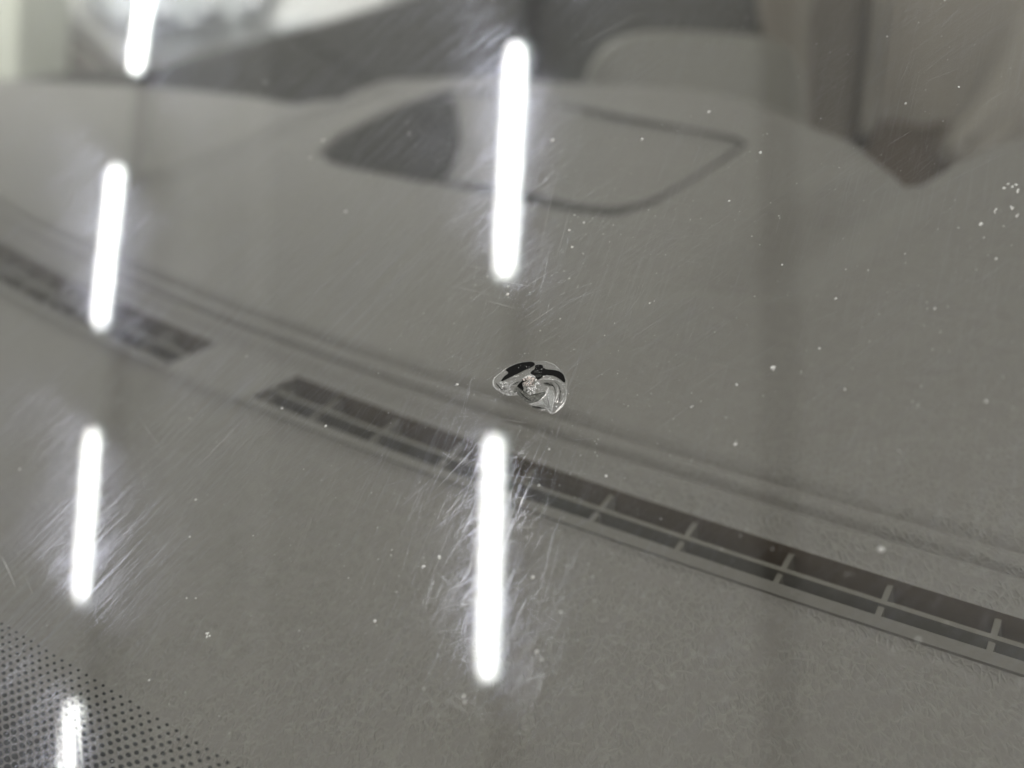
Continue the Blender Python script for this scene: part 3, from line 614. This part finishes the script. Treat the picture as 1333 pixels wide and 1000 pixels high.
# thin lip of the frame that catches the light
for x0, x1 in ((-.62, SL), (SR, .16)):
    sweep('slot_lip', x0, x1, lambda x: [(-.0034, .0010), (-.0034, .0014), (-.0002, .0014), (0.0003, .0010), (0.0003, -.002), (-.0034, -.002)], frame_mat, VN)
def rib(x, parent):
    y0 = float(yc(x)); w1 = float(ws_(x)); lean = -.25
    bm = bmesh.new(); a = Vector((x, y0, ZD - .0004)); b = Vector((x + lean * w1 - .0012, y0 + w1, ZD - .0004)); d = (b - a).normalized(); s = d.cross(UP)
    add_box(bm, (a + b) / 2 - UP * .0055, d, s, UP, (b - a).length, .0011, .011); return bm_obj('rib', bm, rib_mat, parent)
for x in (.0765, .0557, .0360, .0157, -.0065, -.0283, -.0510, -.0745, -.0990, -.1235, -.1465 + .002, -.213, -.238, -.263, -.288, -.313, -.338, -.363, -.388): rib(x, VN)
for xe in (SL, SR):
    bm = bmesh.new(); add_box(bm, (xe, float(yc(xe)) + float(ws_(xe)) / 2, ZD - .009), (1, 0, 0), (0, 1, 0), UP, .0016, float(ws_(xe)), .018); bm_obj('duct_end', bm, duct_mat, VN)
# raised dark sheet over the left of the lid on the dash
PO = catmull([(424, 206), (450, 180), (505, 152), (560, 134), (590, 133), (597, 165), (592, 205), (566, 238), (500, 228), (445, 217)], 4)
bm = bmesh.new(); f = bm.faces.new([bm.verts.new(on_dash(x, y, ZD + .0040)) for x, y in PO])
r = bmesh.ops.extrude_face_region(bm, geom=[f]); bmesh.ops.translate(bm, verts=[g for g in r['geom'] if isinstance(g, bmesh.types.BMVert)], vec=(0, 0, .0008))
bm_obj('dark_lid_opening', bm, lid_sheet_mat, DB)
# gap shade round the lid, painted as a solid strip, thin along the top, wide round the lower right
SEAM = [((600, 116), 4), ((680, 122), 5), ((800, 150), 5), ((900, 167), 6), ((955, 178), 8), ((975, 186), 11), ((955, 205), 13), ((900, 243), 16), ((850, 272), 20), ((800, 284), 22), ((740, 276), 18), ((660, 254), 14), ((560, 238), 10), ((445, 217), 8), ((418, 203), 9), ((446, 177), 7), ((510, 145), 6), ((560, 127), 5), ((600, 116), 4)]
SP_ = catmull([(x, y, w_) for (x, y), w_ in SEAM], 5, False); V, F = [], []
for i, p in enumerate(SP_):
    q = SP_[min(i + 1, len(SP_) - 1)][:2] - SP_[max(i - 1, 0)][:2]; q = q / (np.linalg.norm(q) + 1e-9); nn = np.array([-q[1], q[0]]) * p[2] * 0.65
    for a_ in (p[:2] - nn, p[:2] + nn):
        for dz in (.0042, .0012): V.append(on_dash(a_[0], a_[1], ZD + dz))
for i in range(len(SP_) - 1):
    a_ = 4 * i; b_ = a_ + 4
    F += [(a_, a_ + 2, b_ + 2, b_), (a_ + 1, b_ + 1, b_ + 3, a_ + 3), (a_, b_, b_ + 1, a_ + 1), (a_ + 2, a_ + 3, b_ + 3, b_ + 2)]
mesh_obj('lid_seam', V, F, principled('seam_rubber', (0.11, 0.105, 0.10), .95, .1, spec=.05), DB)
# instrument hood rising behind the dash edge
slab('instrument_hood', [(755, 190), (758, 120), (772, 75), (800, 46), (850, 34), (930, 36), (1000, 42), (1036, 60), (1052, 100), (1054, 150), (1050, 200)], .84, .10, principled('hood_plastic', (.33, .31, .285), .4, .08, 12, bump=.2, bscale=900), DB, bevel=.012)

# ------------------------------------------------------------------ inside of the car beyond the dash
slab('door_trim', [(-80, 160), (-80, 112), (30, 99), (110, 88), (165, 91), (200, 86), (280, 62), (400, 32), (520, -2), (620, -40), (760, -90), (1090, -90), (1090, 200), (760, 210), (400, 200), (100, 190)], 1.35, .06, dark_trim, None, bevel=.008, smoothn=1)
tag(bpy.data.objects['door_trim'], 'dark door and pillar trim beyond the dashboard, under the side window', 'door trim')
ST = thing('front_seat', 'brown grey seat beyond the dashboard in the upper right', 'seat')
slab('seat_back', [(1040, 330), (1050, 120), (1040, -120), (1500, -120), (1500, 330)], 1.15, .12, seat_mat, ST, bevel=.02)
slab('seat_bolster', [(1128, 160), (1140, 60), (1150, -60), (1172, -60), (1160, 60), (1145, 165)], 1.10, .05, seat_mat, ST, bevel=.006)
slab('seat_bolster', [(1240, 190), (1290, 110), (1340, 10), (1400, -60), (1440, -20), (1370, 110), (1300, 200)], 1.06, .06, seat_mat, ST, bevel=.012)
slab('seat_gap', [(1060, 330), (1062, 20), (1090, -60), (1122, -60), (1118, 60), (1112, 170), (1112, 330)], 1.12, .02, seat_dark, ST, bevel=.006)  # solid strip in the darker fabric, painted shade between the seat parts
slab('seat_gap', [(1128, 330), (1136, 170), (1200, 162), (1255, 172), (1262, 330)], 1.11, .02, principled('brown_gap', (.14, .108, .086), .8, .1), ST, bevel=.004)  # solid brown sheet in place of the shaded gap

# ------------------------------------------------------------------ white car parked beyond the side window
WC = thing('white_car', 'white car front with a headlight, blurred behind the side window', 'car')
slab('body', [(30, -120), (31, 10), (36, 42), (62, 38), (86, 46), (106, 62), (128, 82), (150, 95), (300, 95), (420, 60), (520, 20), (560, -120)], 3.0, .9, car_white, WC, bevel=.06, smoothn=1)
slab('headlight', [(100, -90), (112, -10), (128, 18), (160, 38), (215, 46), (270, 42), (318, 26), (348, -10), (350, -90)], 2.96, .15, lamp_grey, WC, bevel=.02)
for x, y, rx, ry in ((216, 20, 12, 9), (270, 14, 26, 4), (335, 8, 9, 12), (318, 14, 7, 9), (255, 30, 30, 3), (190, 24, 30, 3)):
    ellipsoid('reflector', far(x, y, 2.94), (rx / 1900 * 2.94, ry / 1900 * 2.94, .03), chrome, WC)
slab('bumper_line', [(200, 66), (260, 54), (330, 42), (400, 24), (402, 27), (330, 46), (260, 58), (205, 69)], 2.96, .03, lamp_grey, WC, bevel=0)
slab('wheel_arch', [(24, 130), (26, 70), (36, 44), (62, 40), (86, 48), (106, 64), (128, 84), (150, 96), (150, 130)], 2.97, .1, rubber, WC, bevel=.01, smoothn=1)
ellipsoid('side_marker', far(50, 72, 2.9), (9 / 1900 * 2.9, 15 / 1900 * 2.9, .02), amber, WC)
slab('column', [(-120, 180), (-120, -150), (28, -150), (22, 180)], 2.6, .3, wall_green, None, bevel=.01, smoothn=1)
tag(bpy.data.objects['column'], 'pale green painted column at the upper left corner beyond the car window', 'column')
wl = slab('back_wall', [(-900, 500), (-900, -900), (2400, -900), (2400, 500)], 5.2, .2, wall_mat, None, bevel=0, smoothn=1, smooth=False); wl['kind'] = 'structure'
